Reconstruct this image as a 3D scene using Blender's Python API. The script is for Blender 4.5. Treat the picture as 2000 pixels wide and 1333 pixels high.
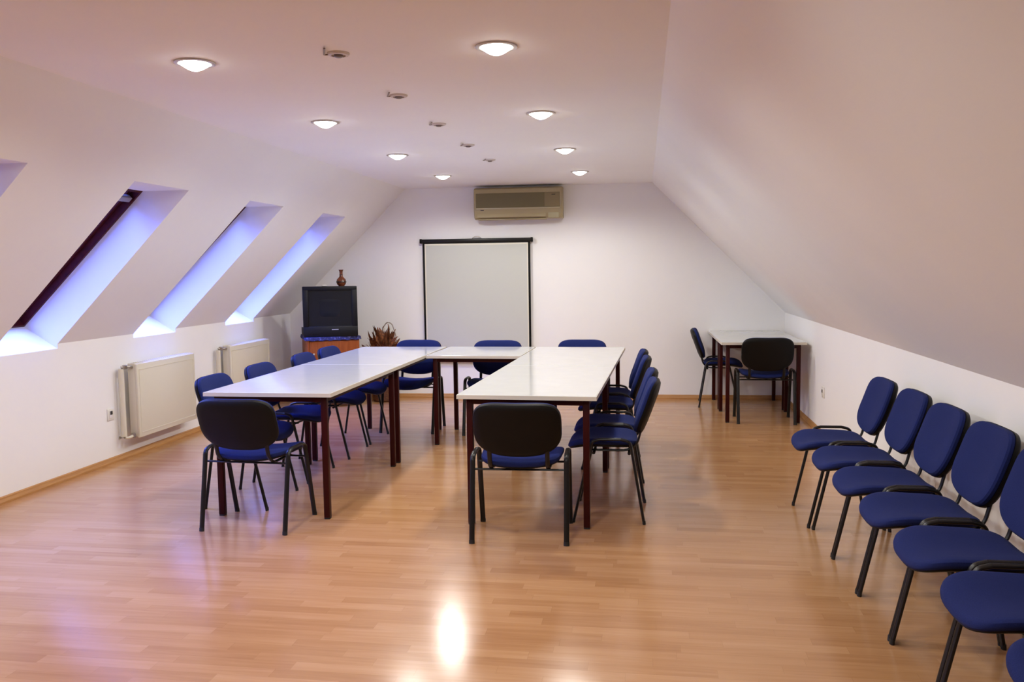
import bpy, bmesh, math, random
from mathutils import Vector, Matrix

for o in list(bpy.data.objects):
    bpy.data.objects.remove(o, do_unlink=True)
S = bpy.context.scene
COL = S.collection

# ------------------------------------------------------------------ camera
F_PX, YAW, PITCH, ROLL, CAM_H = 1667.26, 0.1536, 0.0840, -0.0136, 1.4428
cy, sy, cp, sp = math.cos(YAW), math.sin(YAW), math.cos(PITCH), math.sin(PITCH)
cr, sr = math.cos(ROLL), math.sin(ROLL)
fwd = Vector((-sy*cp, cy*cp, -sp)); right = Vector((cy, sy, 0)); up0 = right.cross(fwd)
rgt = right*cr + up0*sr; upv = -right*sr + up0*cr
cam = bpy.data.cameras.new('camera'); cam.sensor_width = 36; cam.lens = F_PX/2000*36
cam.clip_start = .05; cam.clip_end = 200
camo = bpy.data.objects.new('camera', cam); COL.objects.link(camo)
M = Matrix((rgt, upv, -fwd)).transposed().to_4x4(); M.translation = Vector((0, 0, CAM_H))
camo.matrix_world = M
S.camera = camo

# ------------------------------------------------------------------ light
LAMP_W = 45.0
LAMP_COL = (1.0, 0.98, 0.915)
SKY_COL = (0.13, 0.20, 1.0)
SKY_STR = 47.0
S.view_settings.view_transform = 'Standard'
S.view_settings.look = 'None'
S.view_settings.exposure = 0.0
S.view_settings.gamma = 1.0
S.view_settings.use_curve_mapping = False
w = bpy.data.worlds.new('dusk_sky'); S.world = w; w.use_nodes = True
bg = w.node_tree.nodes['Background']
bg.inputs['Color'].default_value = (*SKY_COL, 1); bg.inputs['Strength'].default_value = SKY_STR
# low sky dimmed by an added ramp, to keep blue off the right wall
wn = w.node_tree.nodes; wl = w.node_tree.links
tc = wn.new('ShaderNodeTexCoord'); sz = wn.new('ShaderNodeSeparateXYZ'); rp = wn.new('ShaderNodeMapRange')
rp.inputs['From Min'].default_value = .26; rp.inputs['From Max'].default_value = .56
rp.inputs['To Min'].default_value = .10 * SKY_STR; rp.inputs['To Max'].default_value = SKY_STR
wl.new(tc.outputs['Generated'], sz.inputs[0]); wl.new(sz.outputs['Z'], rp.inputs['Value']); wl.new(rp.outputs['Result'], bg.inputs['Strength'])
S.cycles.max_bounces = 10; S.cycles.diffuse_bounces = 6; S.cycles.glossy_bounces = 4
S.cycles.transparent_max_bounces = 8
S.cycles.sample_clamp_indirect = 8.0
S.cycles.caustics_reflective = False; S.cycles.caustics_refractive = False
S.cycles.use_denoising = True

# ------------------------------------------------------------------ materials
def mat(name, col, rough=.5, metal=0.0, **kw):
    m = bpy.data.materials.new(name); m.use_nodes = True
    b = m.node_tree.nodes['Principled BSDF']
    b.inputs['Base Color'].default_value = (*col, 1); b.inputs['Roughness'].default_value = rough
    b.inputs['Metallic'].default_value = metal
    for k, v in kw.items(): b.inputs[k.replace('_', ' ')].default_value = v
    return m
def nd(m, t, **kw):
    n = m.node_tree.nodes.new(t)
    for k, v in kw.items(): setattr(n, k, v)
    return n
def lk(m, a, b): m.node_tree.links.new(a, b)
def noise_col(m, c1, c2, scale, coord='Object', detail=4, bump=0, bdist=.002, stretch=None, lo=.3, hi=.7):
    b = m.node_tree.nodes['Principled BSDF']
    tc = nd(m, 'ShaderNodeTexCoord'); no = nd(m, 'ShaderNodeTexNoise'); no.inputs['Scale'].default_value = scale
    no.inputs['Detail'].default_value = detail
    src = tc.outputs[coord]
    if stretch:
        mp = nd(m, 'ShaderNodeMapping'); mp.inputs['Scale'].default_value = stretch
        lk(m, src, mp.inputs[0]); src = mp.outputs[0]
    lk(m, src, no.inputs['Vector'])
    r = nd(m, 'ShaderNodeValToRGB'); r.color_ramp.elements[0].color = (*c1, 1); r.color_ramp.elements[1].color = (*c2, 1)
    r.color_ramp.elements[0].position = lo; r.color_ramp.elements[1].position = hi
    lk(m, no.outputs['Fac'], r.inputs['Fac']); lk(m, r.outputs['Color'], b.inputs['Base Color'])
    if bump:
        bp = nd(m, 'ShaderNodeBump'); bp.inputs['Strength'].default_value = bump; bp.inputs['Distance'].default_value = bdist
        lk(m, no.outputs['Fac'], bp.inputs['Height']); lk(m, bp.outputs['Normal'], b.inputs['Normal'])
    return m
WALL = mat('white_wall_paint', (.78, .76, .74), .75)
noise_col(WALL, (.855, .855, .86), (.88, .88, .885), 1.7, bump=.08, bdist=.004, detail=6)
CEIL = noise_col(mat('white_ceiling_paint', (.92, .92, .92), .8), (.915, .918, .925), (.935, .938, .945), 1.7, bump=.06, bdist=.004, detail=6)
FABRIC = noise_col(mat('blue_woven_fabric', (.03, .04, .15), .85, Specular_IOR_Level=.08, Sheen_Weight=.02, Sheen_Roughness=.5),
                   (.0105, .0175, .092), (.0170, .0265, .128), 420, bump=.25, bdist=.0006, detail=2)
BLACKP = mat('black_plastic', (.0045, .0038, .0036), .5, Specular_IOR_Level=.18)
BLACKM = mat('black_painted_steel', (.006, .0053, .0053), .36, Specular_IOR_Level=.35)
RUBBER = mat('black_rubber', (.012, .012, .012), .7)
MAROON = mat('maroon_painted_steel', (.034, .0028, .0028), .4, Specular_IOR_Level=.16)
TABLE = mat('white_laminate', (.80, .80, .775), .10)
noise_col(TABLE, (.565, .57, .555), (.59, .595, .575), 9)
EDGE = mat('cream_table_edge', (.64, .60, .52), .4)
SKIRT = noise_col(mat('oak_skirting', (.45, .22, .075), .4), (.40, .19, .06), (.52, .27, .095), 22, stretch=(.3, .3, 6))
RAD = mat('cream_enamel', (.70, .66, .54), .3)
CHROME = mat('dull_nickel', (.45, .42, .38), .35, .9)
SOCK = mat('white_socket_plastic', (.78, .76, .72), .35)
DARK = mat('dark_hole', (.02, .018, .016), .6)
WOODW = noise_col(mat('dark_stained_wood', (.05, .008, .010), .45, Specular_IOR_Level=.2), (.045, .004, .005), (.085, .009, .010), 30, stretch=(1, 6, 1))
ACB = mat('aged_beige_plastic', (.40, .335, .19), .45)
ACD = mat('olive_grille', (.185, .155, .072), .5)
TVB = mat('black_tv_plastic', (.0075, .0075, .0075), .42, Specular_IOR_Level=.25)
TVS = mat('dark_tube_glass', (.013, .0145, .015), .14, Specular_IOR_Level=.3)
GREY = mat('grey_mark', (.35, .34, .33), .5)
CABW = noise_col(mat('orange_beech_veneer', (.33, .085, .014), .45, Specular_IOR_Level=.2), (.235, .048, .006), (.32, .080, .012), 14, stretch=(5, 5, .4))
CLOTH = noise_col(mat('blue_cloth', (.06, .07, .35), .8), (.016, .018, .105), (.11, .12, .32), 46, detail=1, lo=.52, hi=.70)
CLAY = noise_col(mat('glazed_brown_clay', (.16, .035, .012), .22), (.05, .014, .007), (.24, .06, .02), 26)
WICK = noise_col(mat('dark_wicker', (.10, .035, .012), .6), (.05, .016, .007), (.16, .06, .02), 90)
LEAF = noise_col(mat('dried_brown_leaf', (.16, .05, .02), .7), (.055, .012, .006), (.26, .085, .02), 40)
SCRN = mat('matt_screen_fabric', (.55, .565, .53), .9)
SCRW = mat('screen_margin', (.74, .72, .62), .8)
TRIM = mat('lamp_ring_metal', (.55, .50, .46), .35, .6)
FIT = mat('off_white_fitting', (.62, .57, .54), .5)
def emit(name, col, s):
    m = bpy.data.materials.new(name); m.use_nodes = True; nt = m.node_tree; nt.nodes.clear()
    e = nt.nodes.new('ShaderNodeEmission'); e.inputs[0].default_value = (*col, 1); e.inputs[1].default_value = s
    o = nt.nodes.new('ShaderNodeOutputMaterial'); nt.links.new(e.outputs[0], o.inputs[0]); return m
LENS = emit('lit_lamp_glass', (1, .96, .90), 22)
def glass_mat():
    m = bpy.data.materials.new('window_glass'); m.use_nodes = True; nt = m.node_tree; nt.nodes.clear()
    t = nt.nodes.new('ShaderNodeBsdfTransparent'); t.inputs[0].default_value = (.93, .95, .96, 1)
    g = nt.nodes.new('ShaderNodeBsdfGlossy'); g.inputs['Roughness'].default_value = .02
    f = nt.nodes.new('ShaderNodeFresnel'); f.inputs[0].default_value = 1.45
    x = nt.nodes.new('ShaderNodeMixShader'); o = nt.nodes.new('ShaderNodeOutputMaterial')
    nt.links.new(f.outputs[0], x.inputs[0]); nt.links.new(t.outputs[0], x.inputs[1]); nt.links.new(g.outputs[0], x.inputs[2])
    nt.links.new(x.outputs[0], o.inputs[0]); return m
GLASS = glass_mat()
def floor_mat():
    m = mat('beech_strip_laminate', (.45, .25, .12), .2)
    b = m.node_tree.nodes['Principled BSDF']
    tc = nd(m, 'ShaderNodeTexCoord'); sx = nd(m, 'ShaderNodeSeparateXYZ'); lk(m, tc.outputs['Object'], sx.inputs[0])
    def mth(op, a, bb=None):
        n = nd(m, 'ShaderNodeMath', operation=op)
        for i, v in enumerate((a, bb)):
            if v is None: continue
            if isinstance(v, (int, float)): n.inputs[i].default_value = v
            else: lk(m, v, n.inputs[i])
        return n.outputs[0]
    RW = .063
    ry = mth('DIVIDE', sx.outputs['Y'], RW); row = mth('FLOOR', ry); fy = mth('FRACT', ry)
    wn = nd(m, 'ShaderNodeTexWhiteNoise', noise_dimensions='1D'); lk(m, row, wn.inputs['W'])
    xo = mth('ADD', mth('DIVIDE', sx.outputs['X'], .46), mth('MULTIPLY', wn.outputs['Value'], 7.0))
    cell = mth('FLOOR', xo); fx = mth('FRACT', xo)
    cb = nd(m, 'ShaderNodeCombineXYZ'); lk(m, cell, cb.inputs[0]); lk(m, row, cb.inputs[1])
    w2 = nd(m, 'ShaderNodeTexWhiteNoise', noise_dimensions='3D'); lk(m, cb.outputs[0], w2.inputs['Vector'])
    # grain: noise stretched along the strip, shifted per strip
    mp = nd(m, 'ShaderNodeCombineXYZ')
    lk(m, mth('ADD', mth('MULTIPLY', sx.outputs['X'], 2.6), mth('MULTIPLY', w2.outputs['Value'], 40)), mp.inputs[0])
    lk(m, mth('MULTIPLY', sx.outputs['Y'], 42), mp.inputs[1])
    gn = nd(m, 'ShaderNodeTexNoise'); gn.inputs['Scale'].default_value = 1.0; gn.inputs['Detail'].default_value = 5
    gn.inputs['Distortion'].default_value = .6
    lk(m, mp.outputs[0], gn.inputs['Vector'])
    fac = mth('ADD', mth('MULTIPLY', w2.outputs['Value'], .40), mth('MULTIPLY', gn.outputs['Fac'], .74))
    r = nd(m, 'ShaderNodeValToRGB'); e = r.color_ramp.elements
    e[0].position = .15; e[0].color = (.370, .178, .074, 1); e[1].position = .95; e[1].color = (.540, .305, .142, 1)
    k = e.new(.55); k.color = (.465, .242, .104, 1)
    lk(m, fac, r.inputs['Fac'])
    # fine joints between the strips
    j1 = mth('LESS_THAN', fy, .022); j2 = mth('LESS_THAN', fx, .0035); j = mth('MULTIPLY', mth('MAXIMUM', j1, j2), .22)
    mx = nd(m, 'ShaderNodeMix', data_type='RGBA'); lk(m, j, mx.inputs['Factor']); lk(m, r.outputs['Color'], mx.inputs['A'])
    mx.inputs['B'].default_value = (.16, .07, .03, 1)
    lk(m, mx.outputs['Result'], b.inputs['Base Color'])
    ro = mth('ADD', mth('MULTIPLY', gn.outputs['Fac'], .08), .14); lk(m, ro, b.inputs['Roughness'])
    b.inputs['IOR'].default_value = 1.58
    return m
FLOOR = floor_mat()

# ------------------------------------------------------------------ mesh helpers
class MB:
    def __init__(s): s.bm = bmesh.new()
    def box(s, x0, x1, y0, y1, z0, z1, bev=0, seg=2, mx=None):
        r = bmesh.ops.create_cube(s.bm, size=1); vs = r['verts']
        T = Matrix.Translation(((x0+x1)/2, (y0+y1)/2, (z0+z1)/2)) @ Matrix.Diagonal((x1-x0, y1-y0, z1-z0, 1))
        if mx is not None: T = mx @ T
        bmesh.ops.transform(s.bm, matrix=T, verts=vs)
        if bev:
            es = list({e for v in vs for e in v.link_edges})
            bmesh.ops.bevel(s.bm, geom=es, offset=bev, segments=seg, profile=.5, affect='EDGES')
        return s
    def prism(s, pts, y0, y1, axis='y', skew=None):
        """polygon pts in (x,z) extruded along y (skew: function giving the far y for an x)"""
        a = [s.bm.verts.new((p[0], y0, p[1])) for p in pts]
        b = [s.bm.verts.new((p[0], (skew(p[0]) if skew else y1), p[1])) for p in pts]
        s.bm.faces.new(a); s.bm.faces.new(b[::-1]); n = len(pts)
        for i in range(n): s.bm.faces.new((a[(i+1) % n], a[i], b[i], b[(i+1) % n]))
        return s
    def tube(s, path, rx, rz=None, side=Vector((1, 0, 0)), n=12, caps=True):
        """oval tube along a path; rx along `side`, rz across it"""
        rz = rx if rz is None else rz
        P = [Vector(p) for p in path]; rings = []
        for i, p in enumerate(P):
            t = ((P[min(i+1, len(P)-1)]-P[i-1 if i else 0])).normalized()
            sd = side - t*side.dot(t)
            if sd.length < 1e-4: sd = Vector((0, 1, 0)) - t*t.y
            sd.normalize(); nv = t.cross(sd)
            rings.append([s.bm.verts.new(p + sd*rx*math.cos(a) + nv*rz*math.sin(a)) for a in [2*math.pi*k/n for k in range(n)]])
        for A, B in zip(rings, rings[1:]):
            for k in range(n): s.bm.faces.new((A[k], A[(k+1) % n], B[(k+1) % n], B[k]))
        if caps: s.bm.faces.new(rings[0][::-1]); s.bm.faces.new(rings[-1])
        return s
    def lathe(s, prof, c=(0, 0, 0), n=28, close=True):
        c = Vector(c); rings = []
        for r, z in prof:
            rings.append([s.bm.verts.new(c+Vector((r*math.cos(2*math.pi*k/n), r*math.sin(2*math.pi*k/n), z))) for k in range(n)])
        for A, B in zip(rings, rings[1:]):
            for k in range(n): s.bm.faces.new((A[k], A[(k+1) % n], B[(k+1) % n], B[k]))
        if close: s.bm.faces.new(rings[0][::-1]); s.bm.faces.new(rings[-1])
        return s
    def pad(s, outline, layers, fn, n=64):
        """closed cushion: rings of outline(t)*scale at heights; fn maps (a,b,h) to 3D"""
        rings = []
        for sc, h in layers:
            rings.append([s.bm.verts.new(fn(*(q*sc for q in outline(2*math.pi*k/n)), h)) for k in range(n)])
        for A, B in zip(rings, rings[1:]):
            for k in range(n): s.bm.faces.new((A[k], A[(k+1) % n], B[(k+1) % n], B[k]))
        for R_, fl in ((rings[0], True), (rings[-1], False)):
            c = s.bm.verts.new(sum((v.co for v in R_), Vector())/n)
            for k in range(n):
                f = (R_[(k+1) % n], R_[k], c) if fl else (R_[k], R_[(k+1) % n], c)
                s.bm.faces.new(f)
        return s
    def build(s, name, m, parent=None, smooth=True, loc=None, ang=35):
        bmesh.ops.recalc_face_normals(s.bm, faces=s.bm.faces)
        if smooth:
            for f in s.bm.faces: f.smooth = True
            lim = math.radians(ang)
            for e in s.bm.edges:
                if len(e.link_faces) == 2 and e.calc_face_angle(0) > lim: e.smooth = False
        me = bpy.data.meshes.new(name); s.bm.to_mesh(me); s.bm.free()
        me.materials.append(m)
        o = bpy.data.objects.new(name, me); COL.objects.link(o)
        if parent: o.parent = parent
        if loc: o.location = loc
        return o
def empty(name, loc=(0, 0, 0), rz=0):
    o = bpy.data.objects.new(name, None); COL.objects.link(o); o.empty_display_size = .1
    o.location = loc; o.rotation_euler = (0, 0, rz); return o
def tag(o, label=None, cat=None, group=None, kind=None):
    if label: o['label'] = label
    if cat: o['category'] = cat
    if group: o['group'] = group
    if kind: o['kind'] = kind
    return o
def struct(o, label, cat): return tag(o, label, cat, kind='structure')
def copy_tree(o, parent=None):
    c = o.copy(); COL.objects.link(c)
    if parent: c.parent = parent
    for ch in list(o.children): copy_tree(ch, c)
    return c
def rounded(pts, r, n=5):
    """polyline with its inner corners rounded by radius r"""
    P = [Vector(p) for p in pts]; out = [P[0]]
    for i in range(1, len(P)-1):
        a = (P[i-1]-P[i]); b = (P[i+1]-P[i]); d = min(r, a.length*.49, b.length*.49)
        p0 = P[i]+a.normalized()*d; p1 = P[i]+b.normalized()*d
        for k in range(n+1):
            t = k/n; out.append(p0*(1-t)**2 + P[i]*2*t*(1-t) + p1*t*t)
    out.append(P[-1]); return out

# ------------------------------------------------------------------ room shell
XL, ZL, XC, ZC = -4.031, .968, -2.636, 2.354        # left knee wall, left slope
XR, ZR, XCR = 1.498, .942, .093                     # right knee wall, right slope
YB, TB = 9.437, math.tan(.0262)                     # back wall (slightly skewed)
YF = -2.6
def yb(x): return YB + TB*x
WTX, WTZ = -2.997, 1.997                            # top of the skylight openings
SILL = .935
WOX, WOZ, WIX, WIZ = -3.33, 2.0, -4.278, 1.087      # outer line of the reveals
WINS = [(3.237, 3.853), (4.748, 5.366), (6.262, 6.884), (7.785, 8.396)]

m = MB(); m.prism([(XL-.4, -.12), (XR+.3, -.12), (XR+.3, 0), (XL-.4, 0)], YF-.2, 0, skew=lambda x: yb(x)+.15)
struct(m.build('floor', FLOOR, smooth=False), 'warm beech strip laminate floor', 'floor')
m = MB(); m.prism([(XC-.03, ZC), (XCR+.03, ZC), (XCR+.03, ZC+.15), (XC-.03, ZC+.15)], YF-.2, 0, skew=lambda x: yb(x)+.1)
struct(m.build('ceiling', CEIL, smooth=False), 'flat white ceiling strip between the two roof slopes', 'ceiling')
m = MB()
ex = lambda x: yb(x)+.1
m.prism([(XL, 0), (XL, SILL), (WIX, WIZ), (WIX, 0)], YF-.1, 0, skew=ex)                       # knee wall with sills
struct(m.build('wall_left', WALL, smooth=False), 'low white knee wall under the skylights', 'wall')
m = MB()
m.prism([(WTX, WTZ), (XC, ZC), (XC, ZC+.34), (WOX, WOZ)], YF-.1, 0, skew=ex)                    # slope above the windows
pier = [(XL, SILL), (XL, ZL), (WTX, WTZ), (WOX, WOZ), (WIX, WIZ)]
ys = [YF-.1] + [v for p in WINS for v in p]
for i in range(0, len(ys), 2):
    if i+1 < len(ys): m.prism(pier, ys[i], ys[i+1])
    else: m.prism(pier, ys[i], 0, skew=ex)
struct(m.build('wall_left_slope', WALL, smooth=False), 'white sloping roof side on the left with four deep skylight openings', 'wall')
m = MB()
m.prism([(XR, 0), (XR+.2, 0), (XR+.2, ZR+.15), (XCR+.15, ZC+.2), (XCR, ZC+.2), (XCR, ZC), (XR, ZR)], YF-.1, 0, skew=ex)
struct(m.build('wall_right', WALL, smooth=False), 'white knee wall and plain sloping roof side on the right', 'wall')
m = MB()
P0 = [(-4.4, 0), (1.8, 0), (1.8, 1.2), (.3, 2.6), (-2.8, 2.6), (-4.4, 1.2)]
a = [m.bm.verts.new((x, yb(x), z)) for x, z in P0]; b = [m.bm.verts.new((x, yb(x)+.2, z)) for x, z in P0]
m.bm.faces.new(a); m.bm.faces.new(b[::-1])
for i in range(6): m.bm.faces.new((a[(i+1) % 6], a[i], b[i], b[(i+1) % 6]))
struct(m.build('wall_back', WALL, smooth=False), 'white gable wall at the far end', 'wall')
m = MB(); m.prism([(-4.5, 0), (1.8, 0), (1.8, 1.2), (.3, 2.6), (-2.8, 2.6), (-4.5, 1.2)], YF-.15, YF)
struct(m.build('wall_front', WALL, smooth=False), 'white gable wall behind the viewer', 'wall')
def skirting(name, p0, p1, label):
    d = Vector((p1[0]-p0[0], p1[1]-p0[1], 0)); L = d.length; ang = math.atan2(d.y, d.x)
    m = MB()
    prof = [(0, 0), (.018, 0), (.018, .012), (.011, .030), (.009, .040), (0, .046)]
    A = [m.bm.verts.new((0, y, z)) for y, z in prof]; B = [m.bm.verts.new((L, y, z)) for y, z in prof]
    n = len(prof); m.bm.faces.new(A); m.bm.faces.new(B[::-1])
    for i in range(n): m.bm.faces.new((A[(i+1) % n], A[i], B[i], B[(i+1) % n]))
    o = m.build(name, SKIRT, smooth=False); o.location = (p0[0], p0[1], 0); o.rotation_euler = (0, 0, ang)
    return struct(o, label, 'skirting board')
skirting('baseboard_left', (XL, yb(XL)), (XL, YF), 'thin oak skirting under the skylight wall')
skirting('baseboard_right', (XR, YF), (XR, yb(XR)), 'thin oak skirting under the right slope')
skirting('baseboard_back', (XR, yb(XR)), (XL, yb(XL)), 'thin oak skirting along the far wall')

# skylights: dark wooden frame and sash outside each reveal, with a pane
dsl = Vector((WOX-WIX, 0, WOZ-WIZ)); LEN = dsl.length; dsl.normalize(); nrm = Vector((-dsl.z, 0, dsl.x))   # out of the room
def slab(m, s0, s1, y0, y1, d0, d1, bev=0):
    mx = Matrix((dsl, Vector((0, 1, 0)), nrm)).transposed().to_4x4(); mx.translation = Vector((WIX, 0, WIZ))
    m.box(s0, s1, y0, y1, d0, d1, bev, mx=mx)
names = ['nearest skylight, cut by the left edge of the photo', 'second skylight, showing a broad strip of its dark wooden frame',
         'third skylight, a thin dark line of frame along its near edge', 'farthest skylight, next to the television corner']
for i, (y0, y1) in enumerate(WINS):
    t = empty('window_%d' % (i+1), (0, 0, 0)); struct(t, names[i], 'skylight')
    o = .03; w_ = .018; m = MB()
    slab(m, -o, LEN+o, y0-o, y0+w_, .0, .10); slab(m, -o, LEN+o, y1-w_, y1+o, .0, .10)
    slab(m, -o, w_, y0+w_, y1-w_, .0, .10); slab(m, LEN-w_, LEN+o, y0+w_, y1-w_, .0, .10)
    m.build('window_frame', WOODW, t, smooth=False)
    m = MB(); a0, a1, b0, b1 = w_+.004, LEN-w_-.004, y0+w_+.004, y1-w_-.004; sw = .034
    slab(m, a0, a1, b0, b0+sw, .045, .085, .004); slab(m, a0, a1, b1-sw, b1, .045, .085, .004)
    slab(m, a0, a0+sw, b0+sw, b1-sw, .045, .085, .004); slab(m, a1-sw, a1, b0+sw, b1-sw, .045, .085, .004)
    sash = m.build('sash', WOODW, t)
    m = MB(); slab(m, a0+sw-.01, a1-sw+.01, b0+sw-.01, b1-sw+.01, .062, .066); m.build('pane', GLASS, sash, smooth=False)
    m = MB(); slab(m, LEN-.115, LEN-.075, y0+.05, y1-w_-.012, .004, .040, .006)
    h = m.build('vent_bar', GREY, t); h['label'] = 'light grey vent bar at the top of the frame'

# ------------------------------------------------------------------ ceiling lamps
def make_lamp():
    t = empty('ceiling_downlight')
    MB().lathe([(.066, -.001), (.087, -.001), (.086, -.005), (.079, -.008), (.070, -.007), (.066, -.003)], n=40, close=False).build('trim_ring', TRIM, t)
    MB().lathe([(.0005, -.036), (.018, -.034), (.034, -.027), (.050, -.017), (.062, -.009), (.067, -.003), (.067, .0), (.0005, 0)], n=40, close=False).build('lens', LENS, t)
    return t
proto = make_lamp(); first = True
LY = [3.536, 5.076, 6.632, 8.177]
order = ['nearest the viewer', 'second from the viewer', 'third from the viewer', 'farthest from the viewer']
def lamp_light(t):
    L = bpy.data.lights.new('downlight_beam', 'SPOT'); L.energy = LAMP_W; L.color = LAMP_COL
    L.spot_size = math.radians(168); L.spot_blend = .45; L.shadow_soft_size = .08
    lo = bpy.data.objects.new('downlight_beam', L); COL.objects.link(lo); lo.parent = t; lo.location = (0, 0, -.06)
tree_lamps = []
for x, side in ((-1.922, 'left'), (-.596, 'right')):
    for i, y in enumerate(LY):
        t = proto if first else copy_tree(proto); first = False
        t.location = (x, y, ZC); tree_lamps.append(t)
        tag(t, 'lit round ceiling lamp in the %s row, %s' % (side, order[i]), 'ceiling light', 'lit downlights')
for x, side in ((-1.922, 'left'), (-.596, 'right')):
    t = copy_tree(proto); t.location = (x, 1.99, ZC); tree_lamps.append(t)
    tag(t, 'lit round ceiling lamp of the %s row, just above the picture' % side, 'ceiling light', 'lit downlights')
for t in tree_lamps: lamp_light(t)

# small unlit fittings on the ceiling
t0 = empty('ceiling_spotlight')
MB().lathe([(.047, 0), (.047, -.004), (.042, -.009), (.030, -.011), (.030, -.004), (.0005, -.004)], n=32, close=False).build('rim', FIT, t0)
MB().lathe([(.019, -.004), (.019, -.014), (.013, -.018), (.0005, -.018)], n=24, close=False).build('bulb', mat('dark_bulb', (.17, .13, .115), .4), t0)
MB().tube(rounded([(-.040, -.01, -.006), (-.054, -.022, -.010), (-.012, -.130, -.012)], .012), .0045, .003).build('clip', mat('bronze_clip', (.25, .19, .16), .4), t0)
so = ['nearest', 'second nearest', 'middle', 'second farthest', 'farthest']
for i, (x, y) in enumerate([(-1.262, 3.51), (-1.26, 4.395), (-1.264, 5.294), (-1.267, 6.219), (-1.263, 7.093)]):
    t = t0 if i == 0 else copy_tree(t0); t.location = (x, y, ZC)
    tag(t, 'small unlit ceiling fitting with bent clip between lamp rows, %s of five' % so[i], 'ceiling fitting', 'unlit ceiling fittings')

# ------------------------------------------------------------------ tables
def make_table(name, w_, d_, inset=.062):
    """origin at the near left floor corner, x across, y away"""
    t = empty(name); H = .75; th = .024
    m = MB(); m.box(.002, w_-.002, .002, d_-.002, H-th+.0015, H, .002, 1); m.build('tabletop', TABLE, t)
    m = MB(); e = .0025
    m.box(0, w_, 0, e, H-th, H-.0015); m.box(0, w_, d_-e, d_, H-th, H-.0015)
    m.box(0, e, e, d_-e, H-th, H-.0015); m.box(w_-e, w_, e, d_-e, H-th, H-.0015)
    o = m.build('edge_band', EDGE, t, smooth=False); o['label'] = 'cream edge band'
    i, b = inset-.0175, .035; zt = H-th
    m = MB(); f = .03
    m.box(i+b, w_-i-b, i, i+f, zt-.034, zt); m.box(i+b, w_-i-b, d_-i-f, d_-i, zt-.034, zt)
    m.box(i, i+f, i+b, d_-i-b, zt-.034, zt); m.box(w_-i-f, w_-i, i+b, d_-i-b, zt-.034, zt)
    m.build('frame', MAROON, t, smooth=False)
    for lx in (i, w_-i-b):
        for ly in (i, d_-i-b):
            leg = MB().box(lx, lx+b, ly, ly+b, .008, zt, .003).build('leg', MAROON, t)
            MB().box(lx+.001, lx+b-.001, ly+.001, ly+b-.001, 0, .009, .002).build('foot', RUBBER, leg)
    return t
def put(t, x, y, rz, label, group):
    t.location = (x, y, 0); t.rotation_euler = (0, 0, rz); return tag(t, label, 'table', group)
G = 'tables of the U arrangement'
tl = make_table('meeting_table', .78, 1.4545)
put(tl, -2.5474, 4.6135, .0005, 'white topped maroon legged table, near one of the left arm of the U', G)
put(copy_tree(tl), -2.5481, 6.0705, .0005, 'white topped maroon legged table, far one of the left arm, before the television', G)
a = -.0317
tr = copy_tree(tl); put(tr, -1.0312, 4.6068, a, 'white topped maroon legged table, near one of the right arm of the U', G)
put(copy_tree(tl), -1.0312-math.sin(a)*1.457, 4.6068+math.cos(a)*1.457, a, 'white topped maroon legged table, far one of the right arm of the U', G)
tm = make_table('square_table', .782, .80)
put(tm, -1.755, 6.742, -.0238, 'white square table joining both arms of the U in front of the screen', G)
ts = make_table('square_table', .753, .742)
put(ts, .703, 7.965, .0118, 'white square corner table nearer the viewer, beside the right wall', 'pair of corner tables')
put(copy_tree(ts), .694, 8.709, .0118, 'white square corner table pushed against the far wall', 'pair of corner tables')

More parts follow.
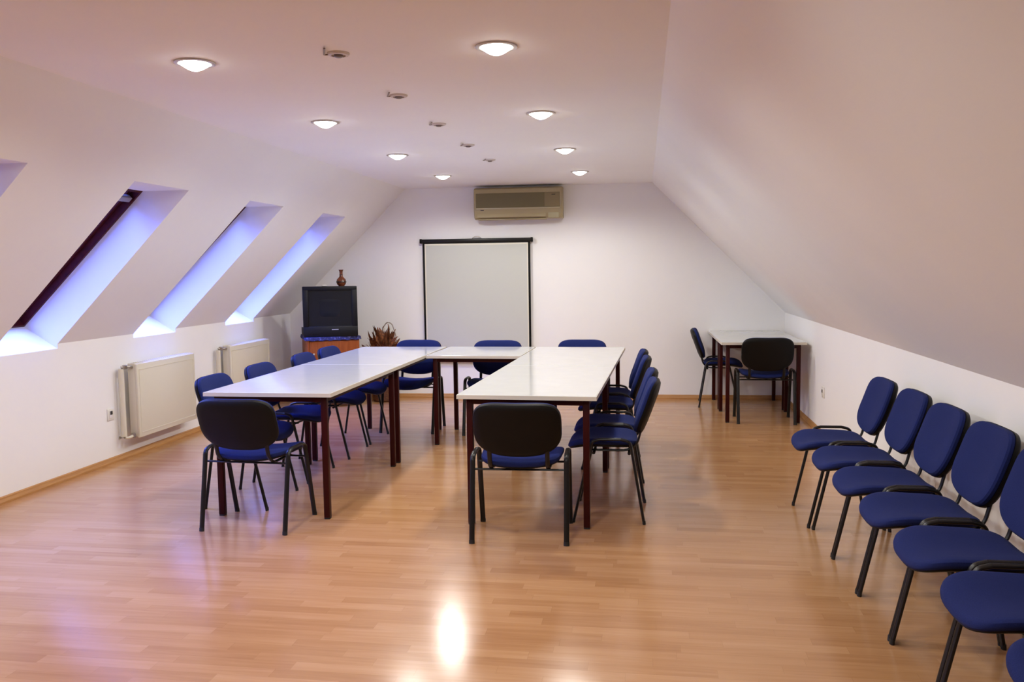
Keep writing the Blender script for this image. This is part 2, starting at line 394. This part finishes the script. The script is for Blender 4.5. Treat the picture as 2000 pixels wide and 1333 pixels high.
# ------------------------------------------------------------------ chairs
def sgnpow(v, p): return math.copysign(abs(v)**p, v)
def make_chair():
    """faces +y, origin between its feet on the floor"""
    t = empty('visitor_chair')
    # seat
    def oseat(a):
        n = 3.6 if math.sin(a) > 0 else 4.6; x = sgnpow(math.cos(a), 2/n); y = sgnpow(math.sin(a), 2/n)
        return x*(.222+.012*y), y*.200
    def fseat(x, y, h):
        u = y/.200
        z = h + .030*(x/.22)**2 - .020*max(0, u-.35)**2/.42 + .010*max(0, -u-.4)**2
        return Vector((x, y+.042, .427+z))
    MB().pad(oseat, [(.90, -.012), (.972, -.010), (.996, -.003), (1, .004), (.988, .013), (.95, .020), (.87, .025), (.6, .028), (.3, .028)], fseat).build('seat', FABRIC, t)
    s_ = MB().pad(oseat, [(.80, -.022), (.91, -.020), (.955, -.016), (.96, -.010), (.5, -.010)], fseat).build('seat_shell', BLACKP, t)
    s_['label'] = 'black plastic underside of the seat'
    # back: v runs up the leaning back
    lean = math.radians(20.5); cl, sl = math.cos(lean), math.sin(lean); HB = .164
    def oback(a):
        s2 = math.sin(a); n = 4.4 if s2 > 0 else 2.9
        return sgnpow(math.cos(a), 2/n)*.231*(1-.03*s2*s2), sgnpow(s2, 2/n)*HB
    def fback(x, v, h):
        h2 = h + .028*(x/.231)**2 + .010*(v/HB)**2
        return Vector((x, -.228 - v*sl + h2*cl, 0.638 + v*cl + h2*sl))
    MB().pad(oback, [(.90, -.002), (.965, .0), (.985, .006), (.98, .018), (.945, .027), (.86, .033), (.6, .037), (.3, .038)], fback).build('backrest', FABRIC, t)
    o = MB().pad(oback, [(.5, -.024), (.80, -.024), (.92, -.022), (.985, -.014), (1.0, -.002), (1.0, .003), (.97, .004), (.9, -.001), (.4, -.001)], fback).build('back_shell', BLACKP, t)
    o['label'] = 'black plastic shell behind the backrest'
    X = Vector((1, 0, 0)); W2 = .25
    for sx in (-1, 1):
        x = sx*W2
        for fy, ty, ay in ((.197, .093, .045), (-.197, -.122, -.070)):
            leg = MB().tube(rounded([(x, fy, .012), (x, ty, .470), (x, ay, .482)], .035, 6), .0145, .0085).build('leg', BLACKM, t)
            MB().tube([(x, fy+.002*(1 if fy > 0 else -1), 0), (x, fy, .020)], .0152, .0092).build('foot_cap', RUBBER, leg)
        MB().tube([(x, .046, .4818), (x, -.071, .4818)], .0145, .0085).build('side_rail', BLACKM, t)
        o = MB().tube(rounded([(sx*.152, .10, .402), (sx*.152, -.105, .402), (sx*.152, -.160, .440), (sx*.152, -.196, .58)], .05, 7), .0125, .0065).build('back_support', BLACKM, t)
    for y, z in ((-.116, .400), (.083, .400)):
        MB().tube([(-W2+.002, y, z), (W2-.002, y, z)], .009, .006, side=Vector((0, 1, 0)), n=10).build('cross_bar', BLACKM, t)
    return t
C0 = make_chair(); used = [False]
def chair(x, y, rz, label, group, sx=1.0, sz=1.0):
    t = C0 if not used[0] else copy_tree(C0); used[0] = True
    t.location = (x, y, 0); t.rotation_euler = (0, 0, math.radians(rz)); t.scale = (sx, 1, sz)
    return tag(t, label, 'chair', group)
GU = 'chairs around the U of tables'
chair(-2.195, 4.553, -2.0, 'blue chair at the near end of the left table arm, black back to the viewer', GU, 1.0, .955)
chair(-.655, 4.525, 2.0, 'blue chair at the near end of the right table arm, black back to the viewer', GU, 1.0, .955)
for i, (x, y, n) in enumerate([(-2.465, 5.03, 'nearest the viewer'), (-2.46, 5.685, 'second from the viewer'),
                               (-2.445, 6.435, 'third from the viewer'), (-2.445, 6.99, 'farthest, before the television cabinet')]):
    chair(x, y, -90+(.8, -.6, 1.2, -1)[i], 'blue chair on the radiator side of the left table arm, %s' % n, GU, .94)
for i, (x, y, n) in enumerate([(-.195, 4.985, 'nearest the viewer'), (-.20, 5.467, 'second from the viewer'),
                               (-.235, 6.27, 'third from the viewer'), (-.255, 6.752, 'farthest from the viewer')]):
    chair(x, y, 90+(-.5, .5, -1, .6)[i], 'blue chair on the right flank of the tables, %s' % n, GU, .90)
chair(-2.075, 7.45, 178, 'blue chair behind the tables at the left edge of the projection screen', GU, .96)
chair(-1.31, 7.40, 181, 'blue chair behind the middle table before the right half of the screen', GU, .98)
chair(-.56, 7.60, 180, 'blue chair behind the far right table, only its top edge showing', GU, .98, .985)
GC = 'chairs at the corner tables'
chair(.775, 9.095, -93.8, 'blue chair seen from the side at the left of the corner tables', GC, .94)
chair(1.108, 8.147, -.5, 'blue chair with its black back to the viewer at the near corner table', GC)
GW = 'row of blue chairs along the right wall'
pos = ['farthest, next to the corner table', 'second from the far end', 'third from the far end', 'fourth from the far end',
       'fifth from the far end, back cut by picture edge', 'sixth from the far end, only its seat in view', 'nearest, a sliver in the bottom right corner']
for i, x in enumerate([1.092, 1.118, 1.122, 1.130, 1.135, 1.142, 1.146]):
    chair(x, 5.02-.480*i, 90.8, 'blue chair along the right wall, %s' % pos[i], GW, .90)

# ------------------------------------------------------------------ radiators and sockets on the left wall
def make_radiator(L):
    """local: x out of the wall, y along it, origin at near bottom corner on the wall"""
    t = empty('radiator')
    x0, x1, z0, z1 = .045, .127, .165, .752
    MB().box(x1-.022, x1, 0, L, z0, z1-.006, .006).build('front_panel', RAD, t)
    m = MB(); 
    for k in (.03, L-.03): m.box(x1-.002, x1+.0025, k-.003, k+.003, z0+.04, z1-.05)
    m.box(x1-.002, x1+.0025, .03, L-.03, z1-.056, z1-.050); m.box(x1-.002, x1+.0025, .03, L-.03, z0+.036, z0+.042)
    m.build('panel_moulding', RAD, t, smooth=False)
    MB().box(x0, x0+.018, .01, L-.01, z0, z1-.012, .005).build('rear_panel', RAD, t)
    for y in (.002, L-.012): MB().box(x0+.002, x1-.018, y, y+.010, z0+.01, z1-.004, .003).build('side_panel', RAD, t)
    m = MB()
    m.box(x0, x1-.02, .012, L-.012, z1-.012, z1-.002, .002)
    for k in range(int(L/.03)): m.box(x0+.016, x1-.034, .024+k*.03, .036+k*.03, z1-.003, z1+.001)
    m.build('top_grille', RAD, t, smooth=False)
    for y in (.15, L-.15): MB().box(0, x0+.004, y-.012, y+.012, z0+.08, z1-.1, .002).build('bracket', RAD, t)
    p = MB().tube([(.042, -.075, .19), (.042, -.075, .715)], .021).build('riser_pipe', RAD, t)
    MB().tube([(.042, -.075, .728), (.085, -.03, .728), (.085, .004, .722)], .011).build('supply_pipe', CHROME, t)
    v = MB().lathe([(.012, 0), (.02, .004), (.021, .026), (.014, .034)], (0, 0, 0), 16).build('valve', CHROME, t); v.location = (.06, -.052, .712)
    MB().tube(rounded([(.002, -.075, .178), (.08, -.075, .178), (.085, -.03, .185), (.085, .004, .19)], .03), .011).build('return_pipe', RAD, t)
    v = MB().lathe([(.015, 0), (.018, .004), (.018, .03), (.010, .036)], (0, 0, 0), 16).build('valve', CHROME, t); v.location = (.085, -.02, .172)
    return t
r1 = make_radiator(.868); r1.location = (XL+.006, 6.078, 0)
tag(r1, 'cream panel radiator under the third skylight, fully visible', 'radiator', 'radiators')
r2 = copy_tree(r1); r2.location = (XL+.006, 7.604, 0)
tag(r2, 'cream panel radiator under the farthest skylight, partly behind chairs and table', 'radiator', 'radiators')
def make_socket():
    t = empty('wall_socket')
    MB().box(0, .009, -.040, .040, -.046, .046, .004).build('plate', SOCK, t)
    MB().box(.008, .013, -.024, .024, -.030, .030, .003).build('insert', SOCK, t)
    MB().box(.0125, .016, -.016, .012, -.002, .026, .002).build('plug_hole', DARK, t)
    return t
s1 = make_socket(); s1.location = (XL, 5.91, .378); tag(s1, 'white wall socket left of the nearer radiator', 'socket')
s2 = copy_tree(s1); s2.location = (XR, 7.437, .373); s2.rotation_euler = (0, 0, math.pi); tag(s2, 'white wall socket on the right wall in front of the corner tables', 'socket')

# ------------------------------------------------------------------ things on the far wall
RB = math.atan(TB)
def on_wall(x, z, off=0): return (x, yb(x)-off/math.cos(RB), z)
# air conditioner: local x along the wall, -y into the room
t = empty('air_conditioner', on_wall(-1.347, 1.972), RB)
tag(t, 'yellowed beige wall air conditioner high under the ceiling', 'air conditioner')
W2 = .482
prof = [(0, .02), (-.14, .012), (-.175, .03), (-.198, .075), (-.203, .13), (-.203, .30), (-.195, .335), (-.17, .352), (0, .355)]
m = MB(); A = []; 
for x in (-W2, -W2+.012, W2-.012, W2):
    k = .93 if abs(x) == W2 else 1
    A.append([m.bm.verts.new((x, y*k, .18+(z-.18)*(.97 if k < 1 else 1))) for y, z in prof])
n = len(prof)
for P_, Q in zip(A, A[1:]):
    for k in range(n): m.bm.faces.new((P_[k], P_[(k+1) % n], Q[(k+1) % n], Q[k]))
m.bm.faces.new(A[0][::-1]); m.bm.faces.new(A[-1])
m.build('housing', ACB, t)
m = MB()
m.box(-W2+.025, W2-.028, -.2065, -.199, .135, .292, .003)
for k in range(17): m.box(-W2+.03, W2-.21, -.2085, -.204, .140+k*.0088, .1445+k*.0088)
g = m.build('intake_grille', ACD, t, smooth=False); g['label'] = 'olive slatted intake grille'
MB().box(W2-.19, W2-.03, -.2095, -.205, .139, .288, .002).build('control_panel', mat('olive_panel', (.25, .20, .10), .45), t)
MB().box(-W2+.03, W2-.03, -.2085, -.199, .118, .133, .002).build('trim_strip', mat('pale_beige_plastic', (.47, .42, .27), .4), t)
m = MB(); mx = Matrix.Translation((0, -.192, .07)) @ Matrix.Rotation(math.radians(-24), 4, 'X'); m.box(-W2+.04, W2-.18, -.004, .004, -.040, .044, .002, mx=mx)
m.build('air_flap', ACB, t)
m = MB(); m.box(-W2+.04, W2-.18, -.168, -.06, .008, .018, .002); m.build('outlet', ACB, t)
MB().box(W2-.155, W2-.04, -.197, -.16, .022, .112, .004).build('corner_cover', mat('olive_beige_plastic', (.42, .385, .235), .4), t)
MB().box(-W2+.075, -W2+.112, -.2075, -.2005, .107, .113).build('badge', DARK, t)
MB().box(W2-.115, W2-.075, -.2105, -.209, .262, .270).build('indicator', DARK, t)

# projection screen hanging on the wall
t = empty('projection_screen', on_wall(-1.838, .40), RB)
tag(t, 'white pull-down projection screen with black borders hanging on the far wall', 'projection screen')
W2 = .622; H = 1.775-.40-.022
m = MB(); m.box(-W2+.018, W2-.018, -.040, -.036, .03, H-.005); b_ = m.build('border', BLACKP, t, smooth=False); b_['label'] = 'black border of the screen fabric'
m = MB(); m.box(-W2+.040, W2-.042, -.0415, -.039, .07, H-.018); m.build('margin', SCRW, t, smooth=False)
m = MB(); m.box(-W2+.055, W2-.055, -.043, -.040, .085, H-.036); m.build('fabric', SCRN, t, smooth=False)
c = MB().box(-W2, W2, -.058, -.018, H-.008, H+.034, .010, 3).build('roller_case', BLACKM, t)
for sx in (-1, 1): MB().box(sx*W2-.012, sx*W2+.012, -.062, -.014, H-.012, H+.038, .005).build('end_cap', BLACKP, c)
MB().box(-W2+.015, W2-.015, -.048, -.030, .01, .04, .006).build('bottom_bar', BLACKM, t)
MB().tube([(.0+.05*math.cos(a_)+.01, -.036, H+.03+.026*math.sin(a_)) for a_ in [math.pi*k/10 for k in range(11)]], .005).build('hanging_handle', CHROME, t)
for x in (-.5, .02): MB().box(x-.006, x+.006, -.03, 0, H+.02, H+.028, .001).build('wall_hook', CHROME, t)

# ------------------------------------------------------------------ television corner
AC = math.radians(20.8); CA = math.radians(28.0); cw, cd = .545, .58
cen = Vector((-3.279, 8.607, 0)) + Vector((-.356, .935, 0))*cd/2
t = empty('television_cabinet', cen, CA); tag(t, 'orange wooden cabinet carrying the television in the left corner', 'cabinet')
h = .735
m = MB(); m.box(-cw/2, cw/2, -cd/2+.02, cd/2, .06, h, .003); m.build('body', CABW, t)
m = MB(); m.box(-cw/2+.02, cw/2-.02, -cd/2+.05, cd/2-.02, 0, .06); m.build('plinth', mat('brown_plinth', (.10, .035, .012), .5), t)
d = MB().box(-cw/2+.022, cw/2-.004, -cd/2, -cd/2+.019, .075, h-.025, .004).build('door', CABW, t)
m = MB(); m.lathe([(.006, 0), (.006, .012), (.012, .016), (.012, .024), (.004, .028)], n=16); k = m.build('knob', CHROME, d)
k.rotation_euler = (math.pi/2, 0, 0); k.location = (-cw/2+.06, -cd/2, h-.16)
MB().box(-cw/2, -cw/2+.020, -cd/2+.001, -cd/2+.02, .06, h, .002).build('side_stile', CABW, t)
MB().box(-cw/2-.004, cw/2+.004, -cd/2-.004, cd/2, h, h+.014, .003).build('top_board', CABW, t)
# cloth with short drop at the edges
m = MB(); a0, b0 = cw/2+.012, cd/2+.010
m.box(-a0, a0, -b0, cd/2, h+.014, h+.019, .002)
N = 44
def drop(p0, p1, nx, ny):
    T_, B_ = [], []
    for k in range(N+1):
        f = k/N; wv = .003*math.sin(k*1.7)+.002*math.sin(k*.63); x = p0[0]+(p1[0]-p0[0])*f; y = p0[1]+(p1[1]-p0[1])*f
        T_.append((x, y, h+.018)); B_.append((x+nx*(.004+wv), y+ny*(.004+wv), h-.016+.004*math.sin(k*.9)))
    for off in (0, .0025):
        tv = [m.bm.verts.new((x-nx*off, y-ny*off, z)) for x, y, z in T_]; bv = [m.bm.verts.new((x-nx*off, y-ny*off, z)) for x, y, z in B_]
        for k in range(N): m.bm.faces.new((tv[k], tv[k+1], bv[k+1], bv[k]))
drop((-a0, -b0), (a0, -b0), 0, -1); drop((a0, -b0), (a0, cd/2), 1, 0); drop((-a0, cd/2), (-a0, -b0), -1, 0)
o = m.build('tablecloth', CLOTH); o.location = cen; o.rotation_euler = (0, 0, CA); tag(o, 'blue patterned cloth under the television on the cabinet', 'cloth')
ztop = h+.0195
# television
t = empty('television', (cen.x+.022, cen.y-.03, ztop), AC); tag(t, 'black tube television with bulging dark screen on the cabinet', 'television')
tw, thh = .565, .535; f0 = -cd/2+.035
m = MB(); bz0 = .035
def ring(x0, x1, z0, z1, y): return [m.bm.verts.new(p) for p in ((x0, y, z0), (x1, y, z0), (x1, y, z1), (x0, y, z1))]
R_ = [ring(-tw/2+.02, tw/2-.02, bz0, thh, f0+.01), ring(-tw/2+.004, tw/2-.004, .012, thh-.002, f0+.10), ring(-tw/2+.03, tw/2-.03, .010, thh-.03, f0+.18), ring(-.17, .17, .02, .40, f0+.36), ring(-.14, .14, .03, .34, f0+.44)]
for A_, B_ in zip(R_, R_[1:]):
    for k in range(4): m.bm.faces.new((A_[k], A_[(k+1) % 4], B_[(k+1) % 4], B_[k]))
m.bm.faces.new(R_[0][::-1]); m.bm.faces.new(R_[-1])
m.build('casing', TVB, t, smooth=False)
m = MB(); bt, bs, bb = .045, .058, .115
m.box(-tw/2, tw/2, f0, f0+.05, thh-bt, thh, .008); m.box(-tw/2, tw/2, f0, f0+.05, 0.0, bb, .010)
m.box(-tw/2, -tw/2+bs, f0, f0+.05, bb-.01, thh-bt+.01, .006); m.box(tw/2-bs, tw/2, f0, f0+.05, bb-.01, thh-bt+.01, .006)
m.build('bezel', TVB, t)
def oscr(a): return sgnpow(math.cos(a), 2/7)*(tw/2-bs+.006), sgnpow(math.sin(a), 2/7)*((thh-bt-bb)/2+.006)
zc_ = (bb+thh-bt)/2
MB().pad(oscr, [(1-.06*k, -.018*(1-(1-.06*k)**2)) for k in range(16)], lambda x, z, hh: Vector((x, f0+.024+hh, zc_+z))).build('screen', TVS, t)
MB().box(.01, .08, f0-.001, f0+.004, .072, .082).build('maker_badge', GREY, t)
m = MB()
for k in range(5): m.box(-tw/2+.06+k*.03, -tw/2+.078+k*.03, f0-.002, f0+.004, .030, .038, .001)
m.build('buttons', BLACKP, t)
ca, sa = math.cos(CA), math.sin(CA)
def loc(x, y, z): return (cen.x+x*ca-y*sa, cen.y+x*sa+y*ca, z)
bx_ = empty('video_recorder', loc(-.20, .10, ztop), CA); tag(bx_, 'small black box squeezed in at the left of the television', 'box')
MB().box(-.083, -.01, -.10, .10, 0, .085, .004).build('case', BLACKP, bx_); MB().box(-.078, -.016, -.1015, -.0995, .06, .068).build('front_slot', DARK, bx_)
tvt = ztop+thh; ca, sa = math.cos(AC), math.sin(AC)
v = empty('vase', loc(.135, f0+.09+.0, tvt-.002)); tag(v, 'brown glazed clay vase with a narrow neck on the television', 'vase')
MB().lathe([(.0005, 0), (.030, .001), (.046, .020), (.053, .045), (.046, .072), (.026, .092), (.018, .105), (.0165, .140), (.019, .160), (.027, .174), (.024, .1745), (.0145, .158), (.012, .10), (.0005, .09)], n=32, close=False).build('body', CLAY, v)
MB().lathe([(.0475, .0), (.0545, .006), (.055, .012), (.0515, .018)], (0, 0, .034), 32, close=False).build('painted_band', mat('dark_glaze', (.03, .01, .006), .25), v)
MB().lathe([(.018, 0), (.0205, .003), (.018, .006)], (0, 0, .118), 28, close=False).build('neck_ring', mat('dark_neck_glaze', (.02, .009, .006), .25), v)
v = MB().lathe([(.0005, .0), (.022, .0), (.030, .006), (.026, .014), (.014, .018), (.0005, .019)], n=20, close=False).build('trinket_dish', SOCK)
v.location = loc(-.045, f0+.08, tvt-.002); tag(v, 'tiny white trinket lying on top of the television', 'ornament')

# ------------------------------------------------------------------ basket of dried leaves
random.seed(4)
t = empty('leaf_basket', (-2.845, 9.10, 0)); tag(t, 'wicker basket of dried brown leaves with a hoop handle by the far wall', 'basket')
m = MB(); prof = [(.0005, 0), (.12, 0), (.135, .02)]
for k in range(24): prof.append((.135+.028*k/24+(.005 if k % 2 else 0), .03+k*.021))
prof += [(.150, .54), (.0005, .50)]
m.lathe(prof, n=36, close=False); m.build('basket_body', WICK, t)
m = MB(); 
for rr, ph in ((.012, 0), (.009, .7)):
    m.tube([(.085*math.cos(a_)+.055, .01*math.sin(7*a_+ph), .66+.215*math.sin(a_)) for a_ in [math.pi*k/24 for k in range(25)]], rr*.5)
m.build('hoop_handle', mat('grey_cane', (.30, .26, .23), .6), t)
for i in range(96):
    a_ = random.uniform(0, 2*math.pi); el = random.uniform(.12, 1.0); L = random.uniform(.16, .30)
    base = Vector((.07*random.uniform(-1, 1)-.02, .05*random.uniform(-1, 1), .50+random.uniform(0, .08)))
    d_ = Vector((math.cos(a_)*(1-el*.75), math.sin(a_)*.55*(1-el*.75), .30+el)).normalized()
    if d_.x > .35: L *= .75
    sd = d_.cross(Vector((random.uniform(-1, 1), random.uniform(-1, 1), .3))).normalized(); nn = sd.cross(d_).normalized()
    wl = random.uniform(.013, .030); m = MB(); rows = []
    for k in range(6):
        f = k/5; c_ = base + d_*L*f + nn*.05*f*f*random.uniform(.6, 1.2); ww = wl*math.sin(math.pi*min(.97, .06+f*.92))+.0012
        rows.append([m.bm.verts.new(c_-sd*ww+nn*.004*math.sin(k)), m.bm.verts.new(c_-nn*ww*.4), m.bm.verts.new(c_+sd*ww), m.bm.verts.new(c_-nn*(ww*.4-.0022))])
    for A_, B_ in zip(rows, rows[1:]):
        for q in range(4): m.bm.faces.new((A_[q], A_[(q+1) % 4], B_[(q+1) % 4], B_[q]))
    m.bm.faces.new(rows[0][::-1]); m.bm.faces.new(rows[-1])
    m.build('dried_leaf', LEAF, t)
